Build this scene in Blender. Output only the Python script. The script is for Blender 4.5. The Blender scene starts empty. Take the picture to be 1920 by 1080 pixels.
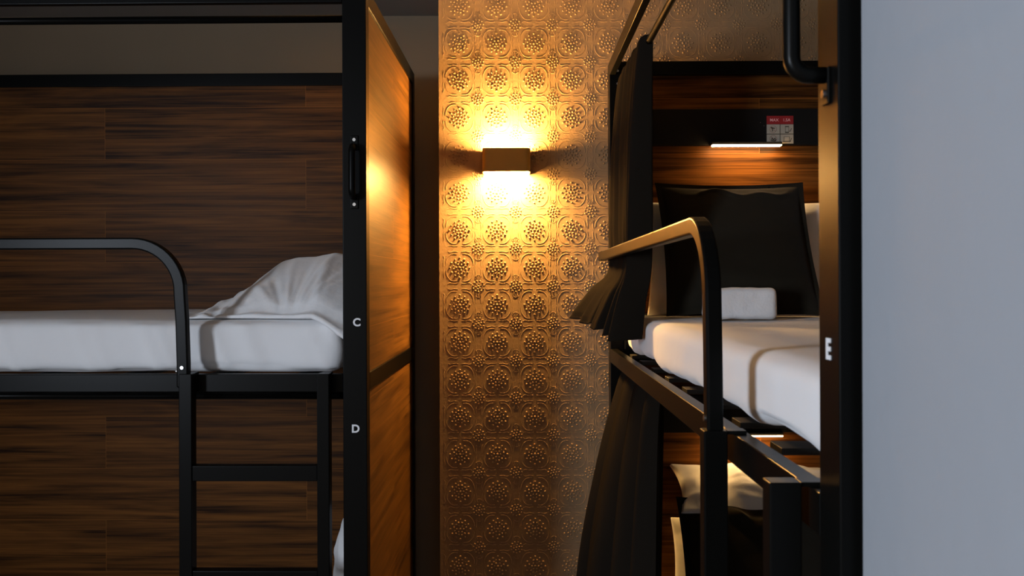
import bpy, bmesh, math, random
from mathutils import Vector, Matrix, Euler, noise

sc = bpy.context.scene
col = sc.collection
random.seed(7)
CAM_Z = 1.6
O = Vector((0, 0, CAM_Z))
F = 1717.0

# ------------------------------------------------------------------ camera
cd = bpy.data.cameras.new('camera')
cam = bpy.data.objects.new('camera', cd)
col.objects.link(cam)
cam.location = O
cam.rotation_euler = (math.radians(90), math.radians(0.17), 0)
cd.sensor_width = 36.0
cd.lens = F / 1920 * 36.0
cd.shift_y = -16.0 / 1920
cd.clip_start = 0.02
cd.dof.use_dof = True
cd.dof.focus_distance = 2.9
cd.dof.aperture_fstop = 11.0
sc.camera = cam

# ------------------------------------------------------------------ world, exposure, daylight
w = bpy.data.worlds.new('world'); sc.world = w
w.use_nodes = True
w.node_tree.nodes['Background'].inputs[0].default_value = (0.5, 0.65, 1.0, 1)
w.node_tree.nodes['Background'].inputs[1].default_value = 0.3
sc.view_settings.view_transform = 'Standard'
sc.view_settings.look = 'None'
sc.view_settings.exposure = 0.0
sc.view_settings.gamma = 1.0
sc.view_settings.use_curve_mapping = False

WIN_Y, WIN_Z, WIN_W, WIN_H, ROOM_Y, LX = -1.55, 1.75, 0.95, 1.0, -3.2, -2.85
ld = bpy.data.lights.new('window_daylight', 'AREA')
ld.shape = 'RECTANGLE'; ld.size = WIN_W; ld.size_y = WIN_H
ld.color = (0.78, 0.87, 1.0)
ld.energy = 195.0
lo = bpy.data.objects.new('window_daylight', ld); col.objects.link(lo)
lo.location = (LX - 0.02, WIN_Y, WIN_Z)
lo.rotation_euler = (math.radians(90), 0, math.radians(-90))     # the lamp faces +X, into the room
SCONCE_STRENGTH = 690.0
LED_STRENGTH = 75.0

# ------------------------------------------------------------------ materials
def new_mat(name):
    m = bpy.data.materials.new(name); m.use_nodes = True
    return m, m.node_tree.nodes, m.node_tree.links, m.node_tree.nodes['Principled BSDF']

def plain(name, c, rough=0.5, metal=0.0, spec=0.5, sheen=0.0, bump=None):
    m, n, l, b = new_mat(name)
    b.inputs['Base Color'].default_value = (*c, 1)
    b.inputs['Roughness'].default_value = rough
    b.inputs['Metallic'].default_value = metal
    b.inputs['Specular IOR Level'].default_value = spec
    if sheen: b.inputs['Sheen Weight'].default_value = sheen
    if bump:
        sc_, st, dist = bump
        tc = n.new('ShaderNodeTexCoord'); no = n.new('ShaderNodeTexNoise'); bp = n.new('ShaderNodeBump')
        no.inputs['Scale'].default_value = sc_; no.inputs['Detail'].default_value = 6
        bp.inputs['Strength'].default_value = st; bp.inputs['Distance'].default_value = dist
        l.new(tc.outputs['Object'], no.inputs['Vector']); l.new(no.outputs['Fac'], bp.inputs['Height'])
        l.new(bp.outputs['Normal'], b.inputs['Normal'])
    return m

def emit(name, c, s):
    m, n, l, b = new_mat(name)
    b.inputs['Base Color'].default_value = (0.8, 0.8, 0.8, 1)
    b.inputs['Emission Color'].default_value = (*c, 1)
    b.inputs['Emission Strength'].default_value = s
    return m

def wood(name, dark, light, along='X', seed=0.0, spec=0.10, rough=0.45):
    """laminate boards: rows of planks with streaked grain running horizontally"""
    m, n, l, b = new_mat(name)
    tc = n.new('ShaderNodeTexCoord'); sep = n.new('ShaderNodeSeparateXYZ'); comb = n.new('ShaderNodeCombineXYZ')
    l.new(tc.outputs['Object'], sep.inputs[0])
    l.new(sep.outputs[along], comb.inputs[0]); l.new(sep.outputs['Z'], comb.inputs[1])
    comb.inputs[2].default_value = seed
    br = n.new('ShaderNodeTexBrick'); br.offset = 0.37; br.offset_frequency = 2; br.squash = 1.0
    br.inputs['Scale'].default_value = 1.0; br.inputs['Brick Width'].default_value = 1.15
    br.inputs['Row Height'].default_value = 0.185; br.inputs['Mortar Size'].default_value = 0.0008
    br.inputs['Mortar Smooth'].default_value = 0.3
    br.inputs['Color1'].default_value = (0, 0, 0, 1); br.inputs['Color2'].default_value = (1, 1, 1, 1)
    br.inputs['Mortar'].default_value = (0.9, 0.9, 0.9, 1)
    l.new(comb.outputs[0], br.inputs['Vector'])
    # the grain shifts from plank to plank
    sh = n.new('ShaderNodeVectorMath'); sh.operation = 'MULTIPLY_ADD'
    l.new(br.outputs['Color'], sh.inputs[0]); sh.inputs[1].default_value = (3.0, 0.0, 2.0)
    l.new(comb.outputs[0], sh.inputs[2])
    mp = n.new('ShaderNodeMapping'); mp.inputs['Scale'].default_value = (0.75, 30.0, 1.0)
    l.new(sh.outputs[0], mp.inputs['Vector'])
    no = n.new('ShaderNodeTexNoise'); no.inputs['Scale'].default_value = 1.5; no.inputs['Detail'].default_value = 9
    no.inputs['Roughness'].default_value = 0.66; no.inputs['Distortion'].default_value = 0.9
    l.new(mp.outputs[0], no.inputs['Vector'])
    mp2 = n.new('ShaderNodeMapping'); mp2.inputs['Scale'].default_value = (1.2, 190.0, 1.0)
    l.new(sh.outputs[0], mp2.inputs['Vector'])
    no2 = n.new('ShaderNodeTexNoise'); no2.inputs['Scale'].default_value = 2.0; no2.inputs['Detail'].default_value = 4
    l.new(mp2.outputs[0], no2.inputs['Vector'])
    mp3 = n.new('ShaderNodeMapping'); mp3.inputs['Scale'].default_value = (0.6, 8.0, 1.0)
    l.new(sh.outputs[0], mp3.inputs['Vector'])
    no3 = n.new('ShaderNodeTexNoise'); no3.inputs['Scale'].default_value = 2.4; no3.inputs['Detail'].default_value = 3
    no3.inputs['Distortion'].default_value = 1.6
    l.new(mp3.outputs[0], no3.inputs['Vector'])
    a = n.new('ShaderNodeMath'); a.operation = 'MULTIPLY_ADD'; a.inputs[1].default_value = 0.50
    l.new(no.outputs['Fac'], a.inputs[0])
    a2 = n.new('ShaderNodeMath'); a2.operation = 'MULTIPLY'; a2.inputs[1].default_value = 0.22
    l.new(no2.outputs['Fac'], a2.inputs[0]); 
    a4 = n.new('ShaderNodeMath'); a4.operation = 'MULTIPLY_ADD'; a4.inputs[1].default_value = 0.34
    l.new(no3.outputs['Fac'], a4.inputs[0]); l.new(a2.outputs[0], a4.inputs[2])
    l.new(a4.outputs[0], a.inputs[2])
    a3 = n.new('ShaderNodeMath'); a3.operation = 'MULTIPLY_ADD'; a3.inputs[1].default_value = 0.03
    l.new(br.outputs['Color'], a3.inputs[0]); l.new(a.outputs[0], a3.inputs[2])
    cr = n.new('ShaderNodeValToRGB')
    cr.color_ramp.elements[0].position = 0.43; cr.color_ramp.elements[0].color = (*dark, 1)
    cr.color_ramp.elements[1].position = 0.66; cr.color_ramp.elements[1].color = (*light, 1)
    l.new(a3.outputs[0], cr.inputs[0])
    mx = n.new('ShaderNodeMix'); mx.data_type = 'RGBA'; mx.blend_type = 'MIX'
    sf = n.new('ShaderNodeMath'); sf.operation = 'MULTIPLY'; sf.inputs[1].default_value = 0.6
    l.new(br.outputs['Fac'], sf.inputs[0]); l.new(sf.outputs[0], mx.inputs[0])
    l.new(cr.outputs[0], mx.inputs[6]); mx.inputs[7].default_value = (light[0]*1.8, light[1]*1.8, light[2]*1.8, 1)
    l.new(mx.outputs[2], b.inputs['Base Color'])
    b.inputs['Roughness'].default_value = rough; b.inputs['Specular IOR Level'].default_value = spec
    bp = n.new('ShaderNodeBump'); bp.inputs['Strength'].default_value = 0.12; bp.inputs['Distance'].default_value = 0.001
    l.new(no2.outputs['Fac'], bp.inputs['Height']); l.new(bp.outputs['Normal'], b.inputs['Normal'])
    return m

WOOD_D, WOOD_L = (0.020, 0.0065, 0.0012), (0.185, 0.068, 0.0125)
M_metal = plain('black_powder_coated_steel', (0.0030, 0.0030, 0.0027), 0.32, 0.0, 0.085, bump=(900, 0.05, 0.0004))
M_wood_x = wood('walnut_laminate_long', WOOD_D, WOOD_L, 'X', 0.3)
M_wood_y_lit = wood('walnut_laminate_lit', (0.044, 0.0175, 0.0030), (0.215, 0.092, 0.0160), 'Y', 4.1, spec=0.5, rough=0.36)  # same laminate, lightened: sconce glow on the left end panel painted in
M_black = plain('black_melamine', (0.005, 0.005, 0.005), 0.5, 0, 0.2)
M_screw = plain('bright_screw_steel', (0.65, 0.65, 0.65), 0.25, 1.0)
M_slat = plain('dark_bed_slat', (0.02, 0.018, 0.015), 0.6)
M_sheet = plain('white_cotton_sheet', (0.80, 0.80, 0.81), 0.9, 0, 0.2, 0.2, bump=(16, 0.25, 0.006))
M_pillow = plain('white_cotton_pillowcase', (0.80, 0.80, 0.81), 0.9, 0, 0.2, 0.2, bump=(18, 0.45, 0.008))
M_cushion = plain('charcoal_cotton', (0.020, 0.017, 0.012), 0.9, 0, 0.1, 0.05, bump=(60, 0.25, 0.003))
M_curtain = plain('black_curtain_fabric', (0.0110, 0.0090, 0.0070), 0.8, 0, 0.03, 0.0, bump=(260, 0.12, 0.001))
for _m in (M_cushion, M_curtain):
    _m.node_tree.nodes['Principled BSDF'].inputs['IOR'].default_value = 1.12
M_towel = plain('white_terry', (0.74, 0.73, 0.73), 0.95, 0, 0.1, 0.3, bump=(140, 0.5, 0.003))
M_gold = plain('bronze_lamp_paint', (0.36, 0.21, 0.04), 0.5, 0.3)
M_white_print = plain('white_print', (0.75, 0.76, 0.78), 0.6)
M_cell = plain('sticker_white', (0.34, 0.31, 0.25), 0.6)
M_red = plain('sticker_red', (0.26, 0.010, 0.012), 0.5)
M_redtext = plain('sticker_pink_letter', (0.75, 0.40, 0.40), 0.5)
M_ink = plain('sticker_ink', (0.03, 0.025, 0.015), 0.5)
M_maroon = plain('sticker_maroon', (0.18, 0.03, 0.02), 0.5)
M_lamp = emit('sconce_diffuser', (1.0, 0.54, 0.15), SCONCE_STRENGTH)
M_led = emit('reading_led', (1.0, 0.60, 0.24), LED_STRENGTH)
M_led_low = emit('reading_led_low', (1.0, 0.60, 0.24), LED_STRENGTH * .45)
M_led_off = plain('led_strip_off', (0.3, 0.3, 0.28), 0.4)
M_floor = wood('floor_laminate', (0.05, 0.035, 0.025), (0.14, 0.10, 0.07), 'Y', 2.2)

def wall_mat(name, c, scale=35, strength=0.35, dist=0.002, c2=None):
    m, n, l, b = new_mat(name)
    tc = n.new('ShaderNodeTexCoord')
    no = n.new('ShaderNodeTexNoise'); no.inputs['Scale'].default_value = scale; no.inputs['Detail'].default_value = 7
    vo = n.new('ShaderNodeTexVoronoi'); vo.inputs['Scale'].default_value = scale * 2.2
    l.new(tc.outputs['Object'], no.inputs['Vector']); l.new(tc.outputs['Object'], vo.inputs['Vector'])
    ad = n.new('ShaderNodeMath'); ad.operation = 'MULTIPLY_ADD'; ad.inputs[1].default_value = -0.25
    l.new(vo.outputs['Distance'], ad.inputs[0]); l.new(no.outputs['Fac'], ad.inputs[2])
    bp = n.new('ShaderNodeBump'); bp.inputs['Strength'].default_value = strength; bp.inputs['Distance'].default_value = dist
    l.new(ad.outputs[0], bp.inputs['Height']); l.new(bp.outputs['Normal'], b.inputs['Normal'])
    n2 = n.new('ShaderNodeTexNoise'); n2.inputs['Scale'].default_value = 3.0
    l.new(tc.outputs['Object'], n2.inputs['Vector'])
    mx = n.new('ShaderNodeMix'); mx.data_type = 'RGBA'
    l.new(n2.outputs['Fac'], mx.inputs[0]); c2 = c2 or tuple(v * 0.9 for v in c)
    mx.inputs[6].default_value = (*c, 1); mx.inputs[7].default_value = (*c2, 1)
    l.new(mx.outputs[2], b.inputs['Base Color'])
    b.inputs['Roughness'].default_value = 0.65; b.inputs['Specular IOR Level'].default_value = 0.15
    return m

M_paper = wall_mat('gold_brown_embossed_wallpaper', (0.26, 0.17, 0.092), 60, 0.5, 0.0014)
M_recess = wall_mat('taupe_plaster', (0.27, 0.20, 0.13), 40, 0.15, 0.001)
M_grey = wall_mat('grey_painted_wallpaper', (0.300, 0.318, 0.345), 30, 0.35, 0.002)
M_ceil = wall_mat('ceiling_plaster', (0.33, 0.31, 0.29), 20, 0.1, 0.001)

# ------------------------------------------------------------------ mesh helpers
class MB:
    def __init__(s): s.v, s.f = [], []
    def add(s, vs, fs):
        k = len(s.v); s.v += [tuple(p) for p in vs]; s.f += [tuple(i + k for i in f) for f in fs]
        return s
    def box(s, a, b):
        x0, x1 = sorted((a[0], b[0])); y0, y1 = sorted((a[1], b[1])); z0, z1 = sorted((a[2], b[2]))
        vs = [(x, y, z) for x in (x0, x1) for y in (y0, y1) for z in (z0, z1)]
        return s.add(vs, [(0, 1, 3, 2), (4, 6, 7, 5), (0, 4, 5, 1), (2, 3, 7, 6), (0, 2, 6, 4), (1, 5, 7, 3)])
    def sweep(s, path, w_dir, w, h, cap=True):
        """rectangular tube along a path lying in the plane perpendicular to w_dir"""
        w_dir = Vector(w_dir).normalized(); P = [Vector(p) for p in path]; rings = []
        for i, p in enumerate(P):
            t = (P[min(i + 1, len(P) - 1)] - P[max(i - 1, 0)]).normalized()
            nn = t.cross(w_dir).normalized()
            rings.append([p + w_dir * w / 2 * a + nn * h / 2 * b for a, b in ((-1, -1), (1, -1), (1, 1), (-1, 1))])
        vs = [q for r in rings for q in r]; fs = []
        for i in range(len(P) - 1):
            for j in range(4):
                fs.append((i * 4 + j, i * 4 + (j + 1) % 4, (i + 1) * 4 + (j + 1) % 4, (i + 1) * 4 + j))
        if cap: fs += [(3, 2, 1, 0), tuple(len(vs) - 4 + k for k in range(4))]
        return s.add(vs, fs)
    def tube(s, path, r, n=14):
        P = [Vector(p) for p in path]; rings = []
        ref = None
        for i, p in enumerate(P):
            t = (P[min(i + 1, len(P) - 1)] - P[max(i - 1, 0)]).normalized()
            if ref is None:
                ref = t.cross(Vector((0, 0, 1)))
                if ref.length < 0.1: ref = t.cross(Vector((1, 0, 0)))
            a = (ref - t * ref.dot(t)).normalized(); ref = a; b = t.cross(a)
            rings.append([p + (a * math.cos(k * 2 * math.pi / n) + b * math.sin(k * 2 * math.pi / n)) * r for k in range(n)])
        vs = [q for g in rings for q in g]; fs = []
        for i in range(len(P) - 1):
            for j in range(n):
                fs.append((i * n + j, i * n + (j + 1) % n, (i + 1) * n + (j + 1) % n, (i + 1) * n + j))
        fs += [tuple(reversed(range(n))), tuple(len(vs) - n + k for k in range(n))]
        return s.add(vs, fs)
    def build(s, name, mat, parent=None, base=Vector((0, 0, 0)), bevel=0.0, smooth=False, fix=True):
        me = bpy.data.meshes.new(name)
        me.from_pydata([tuple(Vector(v) - base) for v in s.v], [], s.f)
        if fix:
            bm = bmesh.new(); bm.from_mesh(me); bmesh.ops.recalc_face_normals(bm, faces=bm.faces)
            bm.to_mesh(me); bm.free()
        me.materials.append(mat)
        if smooth:
            me.polygons.foreach_set('use_smooth', [True] * len(me.polygons))
        o = bpy.data.objects.new(name, me); col.objects.link(o)
        if parent: o.parent = parent
        if bevel:
            md = o.modifiers.new('bevel', 'BEVEL'); md.width = bevel; md.segments = 3; md.limit_method = 'ANGLE'
            md.angle_limit = math.radians(40)
            md2 = o.modifiers.new('wn', 'WEIGHTED_NORMAL'); md2.keep_sharp = True
        return o

def tag(o, label=None, cat=None, group=None, kind=None):
    if label: o['label'] = label
    if cat: o['category'] = cat
    if group: o['group'] = group
    if kind: o['kind'] = kind
    return o

class Frame:
    """a piece of furniture stands square in its own frame, turned a little about the room's vertical"""
    def __init__(s, yaw, pitch=0.0):
        s.R = Euler((pitch, 0, yaw)).to_matrix()
    def empty(s, name, base):
        e = bpy.data.objects.new(name, None); col.objects.link(e)
        e.empty_display_size = 0.1
        e.location = O + s.R @ Vector(base); e.rotation_euler = s.R.to_euler()
        return e
    def place(s, o, base):
        o.location = O + s.R @ Vector(base); o.rotation_euler = s.R.to_euler()
        return o

def text_mesh(txt, name, mat, size, M, parent, base, bold=0.0, ext=0.0004):
    cu = bpy.data.curves.new(name, 'FONT'); cu.body = txt; cu.size = size
    cu.align_x = 'CENTER'; cu.align_y = 'CENTER'; cu.offset = bold; cu.extrude = ext
    t = bpy.data.objects.new(name + '_tmp', cu); col.objects.link(t)
    bpy.context.view_layer.update()
    me = bpy.data.meshes.new_from_object(t.evaluated_get(bpy.context.evaluated_depsgraph_get()))
    bpy.data.objects.remove(t)
    me.name = name
    xs = [v.co.x for v in me.vertices]; ys = [v.co.y for v in me.vertices]
    c = Vector(((min(xs) + max(xs)) / 2, (min(ys) + max(ys)) / 2, 0))
    for v in me.vertices: v.co = (M @ (v.co - c)) - base
    me.materials.clear(); me.materials.append(mat)
    o = bpy.data.objects.new(name, me); col.objects.link(o); o.parent = parent
    return o

# ------------------------------------------------------------------ room shell
def struct(name, mb, mat, bevel=0.0):
    return tag(mb.build(name, mat, bevel=bevel), kind='structure')

H = 2.60; WY = 3.15; RY = 3.47; AX = 1.37; SX = 0.332; SY = 0.868
struct('floor', MB().box((LX - .1, ROOM_Y - .3, -0.1), (AX + .2, RY + .1, 0)), M_floor)
struct('ceiling', MB().box((LX - .1, ROOM_Y - .3, H), (AX + .2, RY + .1, H + .1)), M_ceil)
struct('wall_recess', MB().box((LX, RY, 0), (-0.25, RY + .1, H)), M_recess)
struct('wall_alcove', MB().box((AX, SY, 0), (AX + .1, WY, H)), M_recess)
struct('wall_right', MB().box((SX, ROOM_Y - .1, 0), (AX + .1, SY, H)), M_grey)
struct('wall_front', MB().box((LX, ROOM_Y - .1, 0), (SX, ROOM_Y, H)), M_recess)
y0, y1, z0, z1 = WIN_Y - WIN_W/2, WIN_Y + WIN_W/2, WIN_Z - WIN_H/2, WIN_Z + WIN_H/2
wf = MB()
wf.box((LX - .1, ROOM_Y - .1, 0), (LX, y0, H)).box((LX - .1, y1, 0), (LX, RY + .1, H))
wf.box((LX - .1, y0, 0), (LX, y1, z0)).box((LX - .1, y0, z1), (LX, y1, H))
struct('wall_left', wf, M_recess)
fr = MB()
for a, b in (((y0 - .05, z0 - .05), (y1 + .05, z0)), ((y0 - .05, z1), (y1 + .05, z1 + .05)),
             ((y0 - .05, z0), (y0, z1)), ((y1, z0), (y1 + .05, z1))):
    fr.box((LX, a[0], a[1]), (LX + .02, b[0], b[1]))
struct('window_1', fr, M_white_print, 0.002)

# wallpapered wall: a slab with raised beads and scrolls pressed into the paper
pw = MB().box((-0.25, WY, 0), (AX + .1, RY + .1, H))
def dome(mb, x, z, r, h, n=6):
    h *= 1.0
    vs = [(x + r * math.cos(2*math.pi*k/n), WY + .0004, z + r * math.sin(2*math.pi*k/n)) for k in range(n)]
    vs += [(x + .72*r * math.cos(2*math.pi*k/n), WY - h*.72, z + .72*r * math.sin(2*math.pi*k/n)) for k in range(n)]
    vs += [(x, WY - h, z)]
    fs = [(k, n + k, n + (k+1) % n, (k+1) % n) for k in range(n)] + [(n + k, 2*n, n + (k+1) % n) for k in range(n)]
    mb.add(vs, fs)
def ridge(mb, pts, wd, h):
    n = len(pts); vs = []; h *= .85
    for i, (x, z) in enumerate(pts):
        a = pts[max(i-1, 0)]; b = pts[min(i+1, n-1)]
        t = Vector((b[0]-a[0], b[1]-a[1])).normalized(); nx, nz = -t.y, t.x
        vs += [(x + nx*wd, WY + .0004, z + nz*wd), (x + nx*wd*.4, WY - h, z + nz*wd*.4), (x - nx*wd*.4, WY - h, z - nz*wd*.4), (x - nx*wd, WY + .0004, z - nz*wd)]
    fs = []
    for i in range(n-1):
        for j in range(3): fs.append((i*4+j, i*4+j+1, i*4+4+j+1, i*4+4+j))
    mb.add(vs, fs)
PX = 70.0 * WY / F                                   # repeat of the pattern
X0 = (862.0 - 960) * WY / F
Z0 = CAM_Z + (524.0 - 571.5) * WY / F
relief = MB()
def arc(cx, cz, r, a0, a1, n=7):
    return [(cx + r*math.cos(math.radians(a0+(a1-a0)*k/n)), cz + r*math.sin(math.radians(a0+(a1-a0)*k/n))) for k in range(n+1)]
def ok(x, z, m): return x - m > -0.249 and x + m < AX and 0.35 < z < H - 0.01
rr = random.Random(3)
for i in range(-2, 14):
    for j in range(-8, 10):
        cx, cz = X0 + i*PX, Z0 + j*PX
        for (R_, rings, br_, hh) in (((cx, cz), ((.0115, 6), (.0215, 12), (.0320, 12)), .0039, .0038),):
            if ok(cx, cz, .036):
                dome(relief, cx, cz, .005, .0042, 8)
                for q, (rad, cnt) in enumerate(rings):
                    for k in range(cnt):
                        a = 2*math.pi*(k + .5*(q % 2))/cnt
                        rad2 = rad + (0.002 if (q == 2 and k % 3 == 0) else 0) + rr.uniform(-.0006, .0006)
                        dome(relief, cx + rad2*math.cos(a), cz + rad2*math.sin(a), br_*rr.uniform(.85, 1.15), hh*rr.uniform(.8, 1.1))
        sx, sz = cx + PX/2, cz + PX/2
        if ok(sx, sz, .025):
            dome(relief, sx, sz, .0042, .0034, 8)
            for rad, cnt in ((.0095, 6), (.019, 11)):
                for k in range(cnt):
                    a = 2*math.pi*(k+.25)/cnt
                    dome(relief, sx + rad*math.cos(a), sz + rad*math.sin(a), .0035, .0030)
            # little fan above and below the small rosette
            for sg in (-1, 1):
                for k in (-1, 0, 1):
                    ridge(relief, [(sx + k*.0045, sz + sg*.026), (sx + k*.008, sz + sg*.036)], .0017, .0014)
                ridge(relief, arc(sx, sz + sg*.026, .013, 90*sg - 70, 90*sg + 70), .0013, .0012)
        # scrolled frame around the large rosette
        if ok(cx, cz, .062):
            for sgx in (-1, 1):
                for sgz in (-1, 1):
                    c = [(cx + sgx*px_, cz + sgz*pz_) for px_, pz_ in ((.010, .0465), (.022, .0470), (.031, .0440), (.038, .0375), (.043, .0300), (.0465, .021), (.047, .010))]
                    ridge(relief, c, .0014, .0013)
                    ridge(relief, [(cx + sgx*p, cz + sgz*q) for p, q in ((.006, .054), (.020, .0555), (.034, .0520), (.040, .0560))], .0013, .0011)
                    ridge(relief, [(cx + sgx*q, cz + sgz*p) for p, q in ((.006, .054), (.020, .0555), (.034, .0520), (.040, .0560))], .0013, .0011)
pw.add(relief.v, relief.f)
wall_back = pw.build('wall_back', M_paper, fix=False)
bmx = bmesh.new(); bmx.from_mesh(wall_back.data); bmesh.ops.recalc_face_normals(bmx, faces=bmx.faces)
for f in bmx.faces:
    c = f.calc_center_median()
    if len(f.verts) <= 4 and c.y < WY and f.normal.y > 0: f.normal_flip()
for f in bmx.faces: f.smooth = f.calc_center_median().y < WY - 0.0001
bmx.to_mesh(wall_back.data); bmx.free()
tag(wall_back, kind='structure')
# paper joint (a thin vertical lap) on the wall over the right bed
xj = (1244 - 960) * WY / F
struct('trim_1', MB().box((xj - .0012, WY - .0012, 0), (xj + .0012, WY + .001, H)), M_paper)

# ------------------------------------------------------------------ bunk bed
TOP = 0.742; PU, PV = 0.060, 0.045; BED_L, BED_W = 2.225, 1.005; FLOOR = -CAM_Z

def bunk(frame, M, base, rz, label, letters, lit):
    """M maps (u along the bed from the ladder end, v inward from the aisle face, z) to the bed's frame"""
    base = Vector(base)
    root = frame.empty('bunk_bed', base)
    tag(root, label, 'bunk bed')
    def part(name, mb, mat, parent=root, bevel=0.002, smooth=False):
        return mb.build(name, mat, parent, base, bevel, smooth)
    def bx(a, b): return MB().box(M(*a), M(*b))
    swap = M(1, 0, 0)[0] == M(0, 0, 0)[0]          # does u run along the frame's y?
    W_long, W_end = (M_wood_y_lit, M_wood_x) if swap else (M_wood_x, M_wood_y_lit)
    RB = rz - 0.045
    # posts
    posts = []
    for u in (0, BED_L - PU):
        for v in (0, BED_W - PV):
            posts.append(part('post', bx((u, v, FLOOR), (u + PU, v + PV, TOP)), M_metal))
    # long beams: top and bed rails on both sides
    for v0, v1 in ((0.0, .020), (BED_W - .028, BED_W - .004)):
        part('top_beam', bx((PU, v0, TOP - .045), (BED_L - PU, v1, TOP)), M_metal)
        part('side_rail', bx((PU, v0, RB), (BED_L - PU, v1 + .004, rz)), M_metal)
        part('lower_side_rail', bx((PU, v0, -1.20), (BED_L - PU, v1 + .004, -1.155)), M_metal)
    # end beams
    for u0, u1 in ((0.0, .030), (BED_L - PU, BED_L - .02)):
        part('end_beam', bx((u0, PV, TOP - .045), (u1, BED_W - PV, TOP)), M_metal)
        part('end_rail', bx((u0, PV, RB), (u1, BED_W - PV, rz)), M_metal)
        part('lower_end_rail', bx((u0, PV, -1.20), (u1, BED_W - PV, -1.155)), M_metal)
    # wood panels: end at the ladder side, back along the wall, headboard at the far end
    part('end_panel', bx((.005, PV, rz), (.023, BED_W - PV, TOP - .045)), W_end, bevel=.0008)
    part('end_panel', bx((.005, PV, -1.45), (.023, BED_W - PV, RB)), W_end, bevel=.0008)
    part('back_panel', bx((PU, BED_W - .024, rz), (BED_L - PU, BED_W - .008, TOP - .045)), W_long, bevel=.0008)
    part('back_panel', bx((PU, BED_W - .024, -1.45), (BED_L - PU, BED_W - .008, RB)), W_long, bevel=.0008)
    hb0, hb1 = BED_L - .042, BED_L - .024
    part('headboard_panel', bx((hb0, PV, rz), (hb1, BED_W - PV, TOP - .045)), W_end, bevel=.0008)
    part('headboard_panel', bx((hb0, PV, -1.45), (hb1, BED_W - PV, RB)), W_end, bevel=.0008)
    # black service strips with a reading light tucked under each
    for zt, zb in ((.581, .460), (-.372, -.495)):
        sp = part('service_strip', bx((hb0 - .022, PV, zb), (hb0, BED_W - PV, zt)), M_black, bevel=.0015)
        hs = part('reading_light', bx((hb0 - .058, .332, zb - .0035), (hb0 - .022, .562, zb + .006)), M_black, bevel=.001)
        part('light_strip', bx((hb0 - .060, .334, zb - .0075), (hb0 - .036, .560, zb - .0035)), (M_led if zb > 0 else M_led_low) if lit else M_led_off, parent=hs, bevel=0)
        for vv, zz in ((.50, zb + .075), (.512, zb + .064)):
            part('socket_pin', MB().tube([M(hb0 - .024, vv, zz), M(hb0 - .021, vv, zz)], .0015), M_screw, parent=sp, bevel=0)
    part('head_ledge', bx((hb0 - .05, PV, rz), (hb0, BED_W - PV, -.100)), M_metal)
    # curtain rods
    for zc in (.671, RB - .016):
        part('curtain_rod', MB().tube([M(PU - .005, .057, zc), M(BED_L - PU + .005, .057, zc)], .0095, 18), M_metal, bevel=0, smooth=True)
    # slatted bases
    for zc in (rz - .012, -1.168):
        for k in range(9):
            u = .15 + k * .235
            part('slat', bx((u, .055, zc - .010), (u + .06, BED_W - .028, zc)), M_slat, bevel=.001)
    # corner bolts on the far end of the top beam
    for u, z in ((BED_L - PU + .022, TOP - .032), (BED_L - PU + .016, TOP - .075)):
        part('bolt', MB().tube([M(BED_L - PU - .002, .027, z), M(BED_L - PU + .004, .027, z)], .0042), M_screw, bevel=0)
    # guard loop on the aisle side
    g0 = -.0250; path = []
    path += [(.452, g0, rz - .03), (.452, g0, rz + .03), (.455, g0, -.10), (.459, g0, -.035)]
    cu_, cz_, ra = .459 + .118, -.028, .118
    for k in range(1, 13):
        a = math.radians(180 - 90 * k / 12)
        path.append((cu_ + ra * math.cos(a), g0, cz_ + (.120) * math.sin(a)))
    path += [(.85, g0, .092), (1.4, g0, .092), (2.0, g0, .092), (2.10, g0, .092)]
    gr = part('guard_rail', MB().sweep([M(*p) for p in path], Vector(M(0, 1, 0)) - Vector(M(0, 0, 0)), .024, .029), M_metal, bevel=.004)
    part('bracket', bx((2.09, g0 - .012, .077), (2.195, .0, .107)), M_metal, parent=gr)
    part('rivet', MB().tube([M(.452, g0 - .0145, rz + .020), M(.452, g0 - .0115, rz + .020)], .0045), M_screw, parent=gr, bevel=0)
    part('rivet', MB().tube([M(.468, g0, rz + .010), M(.471, g0, rz + .010)], .004), M_screw, parent=gr, bevel=0)
    # ladder
    lad = bpy.data.objects.new('ladder', None); col.objects.link(lad); lad.parent = root
    sv0, sv1 = -.044, -.010
    for u0, u1 in ((.086, .116), (.426, .458)):
        st = part('stile', bx((u0, sv0, FLOOR), (u1, sv1, rz + .005)), M_metal, parent=lad)
        part('hook_plate', bx((u0 + .003, sv1, rz), (u1 - .003, .018, rz + .005)), M_metal, parent=lad, bevel=.001)
        part('foot_cap', bx((u0 - .002, sv0 - .002, FLOOR), (u1 + .002, sv1 + .002, FLOOR + .03)), M_black, parent=lad)
    for k in range(5):
        zt = -.458 - k * .259
        part('rung', bx((.116, sv0 + .002, zt - .038), (.426, sv1 - .002, zt)), M_metal, parent=lad)
    # grab handle on the ladder-end post: flat strap with a raised round grip
    hd = bpy.data.objects.new('grab_handle', None); col.objects.link(hd); hd.parent = root
    hu = .0295
    zl, zh = .178, .362
    part('mounting_plate', bx((hu - .010, -.0035, zl), (hu + .010, 0, .215)), M_metal, parent=hd)
    part('mounting_plate', bx((hu - .010, -.0035, .325), (hu + .010, 0, zh)), M_metal, parent=hd)
    gp = [(hu, -.001, .2075), (hu, -.018, .2075)]
    for k in range(1, 7):
        a = math.radians(90 * k / 6); gp.append((hu, -.018 - .018 * math.sin(a), .2075 + .018 * (1 - math.cos(a)) + .0 ))
    gp2 = [(p[0], p[1], .540 - p[2]) for p in reversed(gp)]
    part('grip', MB().tube([M(*p) for p in gp + gp2], .0085, 16), M_metal, parent=hd, bevel=0, smooth=True)
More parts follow.
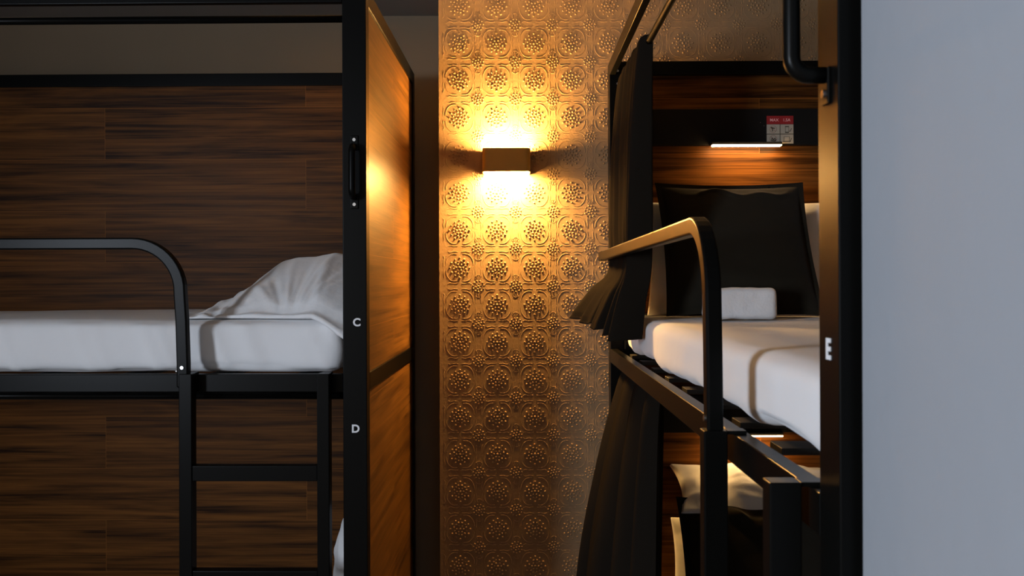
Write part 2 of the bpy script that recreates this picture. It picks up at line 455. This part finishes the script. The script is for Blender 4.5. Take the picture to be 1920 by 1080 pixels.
    for zz in (.189, .351):
        part('screw', MB().tube([M(hu, -.006, zz), M(hu, -.0035, zz)], .0042), M_screw, parent=hd, bevel=0)
    return root, part, bx

# --- left bed: its long side faces the camera
FL = Frame(-0.0151)
LX0, LY0 = -0.3993, 2.29
ML = lambda u, v, z: (LX0 - u, LY0 + v, z)
baseL = (LX0 - BED_L / 2, LY0 + BED_W / 2, FLOOR)
RZL = -.236
bedL, partL, bxL = bunk(FL, ML, baseL, RZL,
    'black steel and walnut bunk bed seen side-on, letters C and D on its post', None, False)
def upright(x, y, z, facing):
    """letters stand upright; facing '-Y' or '-X'"""
    if facing == '-Y': R = Matrix(((1, 0, 0), (0, 0, -1), (0, 1, 0)))
    else: R = Matrix(((0, 0, -1), (-1, 0, 0), (0, 1, 0)))
    return Matrix.Translation((x, y, z)) @ R.to_4x4()
def lx(px, D): return (px - 986) * D / F
tag(text_mesh('C', 'bed_letter', M_white_print, .0275, upright(lx(668, 2.29), 2.2895, (525 - 604.5) * 2.29 / F, '-Y'), bedL, Vector(baseL), .0009), 'white letter C')
tag(text_mesh('D', 'bed_letter', M_white_print, .0275, upright(lx(665.5, 2.29), 2.2895, (525 - 804.5) * 2.29 / F, '-Y'), bedL, Vector(baseL), .0009), 'white letter D')

# --- right bed: its long side runs away from the camera
FR = Frame(-0.0052, -0.0052)
RX0, RY0 = 0.311, 0.885
MR = lambda u, v, z: (RX0 + v, RY0 + u, z)
baseR = (RX0 + BED_W / 2, RY0 + BED_L / 2, FLOOR)
RZR = -.216
bedR, partR, bxR = bunk(FR, MR, baseR, RZR,
    'black steel and walnut bunk bed running away along the right, letter E on its post', None, True)
tag(text_mesh('E', 'bed_letter', M_white_print, .0285, upright(.3105, .915, (533 - 657) * .905 / F, '-X'), bedR, Vector(baseR), .0010), 'white letter E')

# sticker on the upper strip of the right bed
BR = Vector(baseR)
yS = RY0 + BED_L - .042 - .022
sS = F / yS
sx0, sx1 = (1438 - 969) / sS, (1488 - 969) / sS
sz1, sz0 = (533 - 219) / sS, (533 - 271) / sS
plate = MB().box((sx0, yS - .0006, sz0), (sx1, yS, sz1)).build('socket_sticker', M_ink, bedR, BR)
tag(plate, 'red and white charging warning sticker')
def stk(mb, name, mat): return mb.build(name, mat, plate, Vector((0, 0, 0)) + BR)
W_, H_ = sx1 - sx0, sz1 - sz0
stk(MB().box((sx0, yS - .0010, sz0 + H_*.70), (sx1, yS - .0006, sz1)), 'header', M_red)
cells = MB()
g = W_ * .012
for a in (0, 1):
    for b_ in (0, 1):
        cells.box((sx0 + a*W_/2 + (g if a else 0), yS - .0010, sz0 + b_*H_*.345 + (g if b_ else 0)),
                  (sx0 + (a+1)*W_/2 - (0 if a else g), yS - .0006, sz0 + (b_+1)*H_*.345 - (0 if b_ else g)))
stk(cells, 'cells', M_cell)
text_mesh('MAX', 'print', M_redtext, .0135, upright(sx0 + W_*.29, yS - .0012, sz0 + H_*.85, '-Y'), plate, BR, .0002, .0001)
text_mesh('1.5A', 'print', M_redtext, .0135, upright(sx0 + W_*.76, yS - .0012, sz0 + H_*.85, '-Y'), plate, BR, .0002, .0001)
def P(a, b): return (sx0 + a*W_, yS - .0012, sz0 + b*H_)
def line(mb, pts, wd=.0011): mb.sweep([P(*p) for p in pts], (0, 1, 0), .0004, wd)
def icon(name, segs, mat=None):
    mb = MB()
    for pts, wd in segs: line(mb, pts, wd)
    stk(mb, name, mat or M_ink)
icon('phone_icon', [([(.70, .61), (.82, .61)], .0030), ([(.70, .40), (.82, .40)], .0034), ([(.695, .38), (.695, .64)], .0009), ([(.825, .38), (.825, .64)], .0009), ([(.83, .46), (.87, .43), (.93, .55)], .0018)])
icon('laptop_icon', [([(.645, .24), (.645, .09)], .0014), ([(.85, .24), (.85, .09)], .0014), ([(.64, .245), (.855, .245)], .0008), ([(.60, .075), (.90, .075)], .0026), ([(.84, .10), (.88, .08), (.93, .2)], .0018)])
icon('hair_dryer_icon', [([(.155, .58), (.25, .55)], .0042), ([(.24, .555), (.31, .555)], .0028), ([(.20, .55), (.225, .44)], .0026)])
icon('appliance_icon', [([(.16, .14), (.22, .10), (.31, .10), (.35, .15)], .0040), ([(.18, .20), (.25, .14), (.33, .20)], .0034)])
for cz in (.52, .175):
    icon('ban_ring', [([(.245 + .125*math.cos(k*math.pi/10), cz + .125*W_/H_*math.sin(k*math.pi/10)) for k in range(21)], .0009),
                      ([(.16, cz + .08), (.33, cz - .08)], .0009)], M_maroon)


# ------------------------------------------------------------------ soft things
def fb(p, s, seed=0.0):
    return noise.noise(Vector((p[0]*s + seed, p[1]*s + seed*1.7, p[2]*s - seed)))

def soft_box(a, b, r, nx, ny, nz, disp):
    """rounded slab on a dense grid; disp(p, n) returns an offset"""
    a, b = Vector(a), Vector(b); bm = bmesh.new()
    def face(fix, val, ax1, ax2, n1, n2):
        g = []
        for i in range(n1 + 1):
            row = []
            for j in range(n2 + 1):
                p = [0, 0, 0]; p[fix] = val
                p[ax1] = a[ax1] + (b[ax1]-a[ax1])*i/n1; p[ax2] = a[ax2] + (b[ax2]-a[ax2])*j/n2
                row.append(bm.verts.new(p))
            g.append(row)
        for i in range(n1):
            for j in range(n2): bm.faces.new((g[i][j], g[i+1][j], g[i+1][j+1], g[i][j+1]))
    for val in (a.x, b.x): face(0, val, 1, 2, ny, nz)
    for val in (a.y, b.y): face(1, val, 0, 2, nx, nz)
    for val in (a.z, b.z): face(2, val, 0, 1, nx, ny)
    bmesh.ops.remove_doubles(bm, verts=bm.verts, dist=1e-5)
    bmesh.ops.recalc_face_normals(bm, faces=bm.faces)
    for v in bm.verts:
        c = Vector([min(max(v.co[k], a[k] + r[k]), b[k] - r[k]) for k in range(3)])
        d = v.co - c
        e = Vector([d[k] / r[k] if r[k] else 0 for k in range(3)])
        if e.length > 1e-6:
            m_ = max(abs(e.x), abs(e.y), abs(e.z)); e = e.normalized() * m_
            v.co = c + Vector([e[k] * r[k] for k in range(3)])
    bm.normal_update()
    offs = [disp(v.co.copy(), v.normal.copy()) for v in bm.verts]
    for v, o in zip(bm.verts, offs): v.co += o
    return bm

def link_bm(bm, name, mat, frame, base, parent=None, subsurf=0):
    base = Vector(base)
    for v in bm.verts: v.co -= base
    for f in bm.faces: f.smooth = True
    me = bpy.data.meshes.new(name); bm.to_mesh(me); bm.free(); me.materials.append(mat)
    o = bpy.data.objects.new(name, me); col.objects.link(o)
    if parent: o.parent = parent
    else: frame.place(o, base)
    if subsurf:
        md = o.modifiers.new('sub', 'SUBSURF'); md.levels = subsurf; md.render_levels = subsurf
    return o

def mattress(frame, a, b, label, seed, long_axis, wave=.008, tuck=1.0):
    cx, cy, cz = [(a[k]+b[k])/2 for k in range(3)]
    def disp(p, n):
        o = n * (fb(p, 3.0, seed) * .006 + max(0, fb(p, 9, seed + 3)) * .004 * (1 if abs(n.z) < .7 else .4))
        # vertical tucks on the hanging sides
        t = p[long_axis]
        if abs(n.z) < .7:
            k = max(0, (cz - p.z) / (b[2] - a[2]) + .5)
            o += n * tuck * (.006 * k * fb((t*9, seed, p.z*2), 1.0) + .004 * max(0, fb((t*22 + p.z*9, 1, seed), 1.0)))
        if p.z < a[2] + .02:
            o.z += wave * fb((p.x, p.y, 0), 7, seed) * 2
        return o
    nl = 170
    nn = [46, 46]; nn[long_axis] = nl
    bm = soft_box(a, b, (.035, .035, .030), nn[0], nn[1], 14, disp)
    o = link_bm(bm, 'mattress', M_sheet, frame, (cx, cy, a[2]))
    return tag(o, label, 'mattress', 'white bunk mattresses')

L_UP = (ML(2.15, .045, RZL + .002), ML(.075, .955, -.103))
R_UP = (MR(.075, .050, RZR + .002), MR(2.125, .955, -.103))
def box_sort(p, q): return tuple(min(a, b) for a, b in zip(p, q)), tuple(max(a, b) for a, b in zip(p, q))
a, b = box_sort(*L_UP); mattress(FL, a, b, 'white-sheeted mattress on the upper bunk above letter D, left bed', 1.3, 0, .003, 3.2)
a, b = box_sort(*R_UP); mattress(FR, a, b, 'white-sheeted mattress on the right upper bunk beside letter E', 5.7, 1, .008, .35)
a, b = box_sort(ML(2.15, .045, -1.166), ML(.075, .955, -1.055)); mattress(FL, a, b, 'white mattress on the left lower bunk', 2.3, 0, .003)
a, b = box_sort(MR(.075, .058, -1.166), MR(2.125, .955, -1.055)); mattress(FR, a, b, 'white mattress on the right lower bunk', 8.7, 1)

def pillow(name, w, h, t, M, frame, base, mat, label, cat, seed, pinch=.05, flange=.0, wr=.006, fold=None, group=None, n=56):
    """w x h cushion of thickness t, in its own plane (x, z), thickness along y; M maps to the frame"""
    verts = []; bm = bmesh.new()
    def surf(a, c, side):
        a_, c_ = min(1, abs(a)/(1-flange)), min(1, abs(c)/(1-flange))
        ea, ec = 1 - a_**2.6, 1 - c_**2.6
        prof = (max(ea, 0) ** .62) * (max(ec, 0) ** .62)
        x = a * w/2 * (1 - pinch * (1 - c*c)); z = c * h/2 * (1 - pinch * (1 - a*a))
        y = -side * t/2 * prof
        r = math.hypot(a, c)
        # creases run from corners and edges inward
        edge = max(abs(a), abs(c))
        wv = fb((x, z, seed), 7) * .8 + max(0, fb((x*1.0, z*3.4, seed+4), 7)) + .5*fb((x, z, seed+9), 19)
        y += -side * wr * wv * (0.3 + prof) * (1 if edge < .985 else 0)
        if fold and side > 0: y += -fold(a, c)
        return M @ Vector((x, y, z))
    grids = []
    for side in (1, -1):
        g = []
        for i in range(n + 1):
            row = []
            for j in range(n + 1):
                a = -1 + 2*i/n; c = -1 + 2*j/n
                a = math.sin(a * math.pi/2) * .5 + a * .5; c = math.sin(c * math.pi/2) * .5 + c * .5
                row.append(bm.verts.new(surf(a, c, side)))
            g.append(row)
        for i in range(n):
            for j in range(n):
                bm.faces.new((g[i][j], g[i+1][j], g[i+1][j+1], g[i][j+1]))
    bmesh.ops.remove_doubles(bm, verts=bm.verts, dist=2e-4)
    bmesh.ops.recalc_face_normals(bm, faces=bm.faces)
    o = link_bm(bm, name, mat, frame, base)
    return tag(o, label, cat, group)

def plane_M(bl, br, tl):
    """matrix whose x runs from bl to br and z from bl to tl, origin at the middle"""
    bl, br, tl = Vector(bl), Vector(br), Vector(tl)
    X = (br - bl).normalized(); Z = (tl - bl); Z = (Z - X * Z.dot(X)).normalized(); Y = Z.cross(X)
    c = (br + tl) / 2
    m = Matrix.Identity(4)
    for r in range(3): m[r][0], m[r][1], m[r][2], m[r][3] = X[r], Y[r], Z[r], c[r]
    return m, (br - bl).length, (tl - bl).length

# dark square cushion, white pillow behind it, folded towel: right upper bunk
m_, w_, h_ = plane_M((.464, 2.72, -.098), (.912, 2.72, -.098), (.450, 2.94, .325))
def ck(a, c):
    r = math.exp(-((c - .76 + .05*math.sin(a*5) + .04*math.sin(a*11+1)) / .045) ** 2)
    return .014 * r * (.35 + .65*max(0, min(1, .5 + 1.6*fb((a*3.1, 1, 2), 1)))) * (1 if a > -.45 else .3) * max(0, 1 - (abs(a)/.78)**6)
pillow('cushion', .475, .475, .125, m_, FR, (.69, 2.78, -.10), M_cushion,
       'charcoal square cushion leaning on the headboard of the upper bunk', 'cushion', 2.0, .05, flange=.07, fold=ck, wr=.0028, n=80)
m_, w_, h_ = plane_M((.425, 2.985, -.098), (1.095, 2.985, -.098), (.425, 3.0, .262))
pillow('pillow', .67, .37, .125, m_, FR, (.78, 2.985, -.10), M_pillow,
       'white pillow standing behind the charcoal cushion of the upper bunk', 'pillow', 6.0, .04, wr=.008, n=80)
def dt(p, n):
    return n * (fb(p, 30, 2) * .0025 + fb(p, 9, 4) * .003)
bm = soft_box((.535, 2.575, -.101), (.733, 2.655, -.012), (.016, .020, .014), 36, 14, 16, dt)
tag(link_bm(bm, 'towel', M_towel, FR, (.63, 2.61, -.101)), 'folded white towel in front of the charcoal cushion', 'towel')

# right lower bunk
m_, w_, h_ = plane_M((.50, 2.70, -1.05), (.97, 2.70, -1.05), (.50, 2.875, -.675))
def ck2(a, c):
    r = math.exp(-((c - .66 + .09*math.sin(a*6+1)) / .10) ** 2)
    return .034 * r * max(0, 1 - (abs(a)/.85)**6) * (1 + .5*math.sin(a*17))
pillow('cushion', .475, .43, .13, m_, FR, (.73, 2.76, -1.05), M_cushion,
       'charcoal cushion on the right lower bunk, behind the ladder', 'cushion', 12.0, .045, flange=.07, fold=ck2, wr=.005, n=80)
m_, w_, h_ = plane_M((.500, 2.975, -1.05), (1.14, 2.975, -1.05), (.500, 3.0, -.765))
pillow('pillow', .64, .29, .12, m_, FR, (.82, 2.98, -1.05), M_pillow,
       'white pillow upright behind the charcoal cushion of the lower bunk', 'pillow', 16.0, .04, wr=.007)
m_ = Matrix.Translation((.845, 2.950, -.668)) @ Euler((math.radians(-68), math.radians(2), 0)).to_matrix().to_4x4()
pillow('pillow', .68, .27, .105, m_, FR, (.835, 2.91, -.70), M_pillow,
       'white pillow lying on top of the lower bunk cushion', 'pillow', 21.0, .06, wr=.018)

# left upper bunk: a plump pillow lying against the end panel
def left_pillow():
    bm = bmesh.new(); n, k = 96, 80
    Xa, Xb, Ya, Yb = -.905, -.427, 2.372, 3.02; zm = -.1015
    def top(a, c):
        ea = min(1, max(0, a / .62)); Hh = .162 * math.sin(ea * math.pi / 2) ** 1.15 * (1 - .10 * max(0, (a - .72) / .28) ** 2)
        Hh *= (1 - .35*(1 - min(1, a/.3)) )
        B = (min(1, max(0, (c - .035) / .36))) ** .60 * (min(1, max(0, (1 - c) / .35))) ** .5
        return Hh * (.03 + .97 * B)
    def pos(a, c, s):
        x = Xa + (Xb - Xa) * a; y = Ya + (Yb - Ya) * c
        y += .018 * math.sin(a * 5.2 + .4) * max(0, 1 - c * 5) - .012 * max(0, 1 - c*6)
        x += .03 * (c - .15) * (1 - a) * 1.0
        z = zm + .006
        if s > 0:
            tz = top(a, c)
            # folds fan out from the crown towards the front seam
            ang = math.atan2(c + .06, a - .62)
            f = (math.sin(ang * 11 + 1.2*fb((a*3, c*3, 1), 1)) ** 3) * .5 + fb((a*5, c*4, 3), 1.2) * .9 + max(0, fb((a*13, c*4, 7), 1)) * .9
            amp = .017 * min(1, max(0, c - .03) * 22) * (1 - .88 * min(1, c / .4)) * min(1, (1 - c) * 5) * min(1, a * 6)
            hem = .5 + .9*fb((a*6, 2, 5), 1)
            z += .001 + .008*hem*min(1, c*40) + tz + f * amp
            y += .010 * fb((a*9, 1, 3), 1) * max(0, 1 - c*14)
            # piped seam a little above the front hem
            z -= .004 * math.exp(-((c - .035) / .012) ** 2) * min(1, a*5)
            if a < .22: z += .004 * math.sin(a * 60)
        else:
            z -= .004
        # front right corner slumps over the edge of the mattress
        q = max(0, (a - .74) / .26) * max(0, 1 - c / .10)
        y -= .050 * min(1, q * 1.6); z -= .075 * q ** 1.4
        return (x, y, z)
    G = {}
    for s in (1, -1):
        for i in range(n+1):
            for j in range(k+1):
                G[s, i, j] = bm.verts.new(pos(i/n, j/k, s))
        for i in range(n):
            for j in range(k):
                bm.faces.new([G[s, i, j], G[s, i+1, j], G[s, i+1, j+1], G[s, i, j+1]])
    for i in range(n):
        for j in (0, k): bm.faces.new([G[1, i, j], G[1, i+1, j], G[-1, i+1, j], G[-1, i, j]])
    for j in range(k):
        for i in (0, n): bm.faces.new([G[1, i, j], G[1, i, j+1], G[-1, i, j+1], G[-1, i, j]])
    bmesh.ops.recalc_face_normals(bm, faces=bm.faces)
    return tag(link_bm(bm, 'pillow', M_pillow, FL, (-.66, 2.7, -.10)), 'plump white pillow on the left upper bunk against its post', 'pillow')
left_pillow()
m_, w_, h_ = plane_M((-.500, 3.0, -1.05), (-.500, 2.40, -1.05), (-.462, 3.0, -.60))
pillow('pillow', .60, .46, .13, m_, FL, (-.50, 2.7, -1.05), M_pillow,
       'white pillow leaning on the end panel of the left lower bunk', 'pillow', 31.0, .05, wr=.008)

# ------------------------------------------------------------------ curtains
def curtain(rows, nf, amp, label, seed, frame, base, nu=220, nv=90, sharp=1.0):
    """rows: list of (t, A(x,y,z), B(x,y,z), fold scale); A is the far edge, B the near edge"""
    bm = bmesh.new(); G = []
    def lerp_rows(t):
        for k in range(len(rows) - 1):
            if t <= rows[k+1][0] + 1e-9: break
        r0, r1 = rows[k], rows[k+1]; q = (t - r0[0]) / (r1[0] - r0[0])
        km, kp = max(k-1, 0), min(k+2, len(rows)-1)
        def cr(i):
            p0, p1, p2, p3 = [Vector(rows[m][i]) for m in (km, k, k+1, kp)]
            return 0.5*((2*p1) + (p2-p0)*q + (2*p0-5*p1+4*p2-p3)*q*q + (3*p1-p0-3*p2+p3)*q**3)
        return cr(1), cr(2), r0[3] + (r1[3]-r0[3])*q
    for j in range(nv + 1):
        t = j / nv; A, B, fs = lerp_rows(t); row = []
        d = (B - A); hz = Vector((d.x, d.y, 0)).normalized(); nrm = Vector((-hz.y, hz.x, 0))
        for i in range(nu + 1):
            u = i / nu
            ph = u * nf * 2 * math.pi + 1.1 * fb((u*3, t*1.2, seed), 1) + .5*math.sin(t*2 + seed)
            f = math.sin(ph) + .35 * math.sin(ph*2.1 + seed + t*1.4) + .15*fb((u*9, t*1.5, seed), 1)
            p = A + d * u + nrm * (f * amp * fs)
            p += hz * (.35 * amp * fs * math.cos(ph))
            p.z += (.006 * math.sin(ph * 1.0) if t > .97 else 0)
            row.append(bm.verts.new(p))
        G.append(row)
    for j in range(nv):
        for i in range(nu):
            bm.faces.new((G[j][i], G[j][i+1], G[j+1][i+1], G[j+1][i]))
    o = link_bm(bm, 'curtain', M_curtain, frame, base)
    md = o.modifiers.new('solid', 'SOLIDIFY'); md.thickness = .0016; md.offset = 0
    return tag(o, label, 'curtain', None)

curtain([(0.0, (.362, 3.005, .685), (.362, 2.520, .690), .45),
         (.06, (.352, 3.035, .640), (.352, 2.520, .655), .70),
         (.30, (.340, 3.040, .420), (.340, 2.520, .430), 1.0),
         (.55, (.334, 3.040, .190), (.338, 2.530, .190), 1.1),
         (.72, (.330, 3.035, .045), (.334, 2.530, .040), 1.1),
         (.84, (.262, 2.955, -.012), (.318, 2.540, -.045), 1.2),
         (1.0, (.192, 2.890, -.090), (.300, 2.550, -.160), 1.5)],
        5.2, .027, 'short black curtain gathered at the head of the right upper bunk', 1.7, FR, (.36, 2.75, .68))
curtain([(0.0, (.362, 3.01, -.270), (.368, 2.33, -.270), .5),
         (.10, (.335, 3.01, -.33), (.355, 2.285, -.37), .9),
         (.35, (.258, 2.93, -.586), (.345, 2.22, -.60), 1.1),
         (.65, (.200, 2.88, -.924), (.325, 2.10, -.95), 1.3),
         (1.0, (.165, 2.86, -1.50), (.305, 1.97, -1.50), 1.5)],
        3.6, .022, 'long black curtain hanging beside the right lower bunk', 4.2, FR, (.36, 2.7, -.27))

# ------------------------------------------------------------------ wall sconce
scx = (950 - 960) * 3.05 / F
sz_t, sz_b = CAM_Z + (524 - 277) * 3.05 / F, CAM_Z + (524 - 321.5) * 3.05 / F
lamp = bpy.data.objects.new('wall_sconce', None); col.objects.link(lamp)
lamp.location = (scx, WY, (sz_t + sz_b) / 2)
tag(lamp, 'small bronze up-and-down wall sconce on the embossed gold wall', 'lamp')
LB = Vector(lamp.location)
hw, dd, r_ = .080, .100, .014
prof = [(-hw, WY)] 
for k in range(7):
    a = math.radians(180 + 90 * k / 6); prof.append((-hw + r_ + r_*math.cos(a), WY - dd + r_ + r_*math.sin(a)))
for k in range(7):
    a = math.radians(270 + 90 * k / 6); prof.append((hw - r_ + r_*math.cos(a), WY - dd + r_ + r_*math.sin(a)))
prof.append((hw, WY))
inner = [(x * .965, y + (.0026 if y < WY - .02 else 0)) for x, y in prof]
hb = MB(); vs = []; n_ = len(prof)
for (x, y), (xi, yi) in zip(prof, inner):
    vs += [(scx + x, y, sz_b), (scx + x, y, sz_t), (scx + xi, yi, sz_b), (scx + xi, yi, sz_t)]
fs = []
for k in range(n_ - 1):
    a, b = k*4, k*4 + 4
    fs += [(a, b, b+1, a+1), (a+2, a+3, b+3, b+2), (a+1, b+1, b+3, a+3), (a, a+2, b+2, b)]
hb.add(vs, fs).build('housing', M_gold, lamp, LB, smooth=False)
MB().box((scx - .06, WY - .012, sz_b + .012), (scx + .06, WY, sz_t - .012)).build('back_plate', M_gold, lamp, LB)
MB().box((scx - .070, WY - .090, sz_t - .006), (scx + .070, WY - .014, sz_t - .003)).build('diffuser', M_lamp, lamp, LB)
MB().box((scx - .074, WY - .095, sz_b - .003), (scx + .074, WY - .014, sz_b + .001)).build('diffuser', M_lamp, lamp, LB)
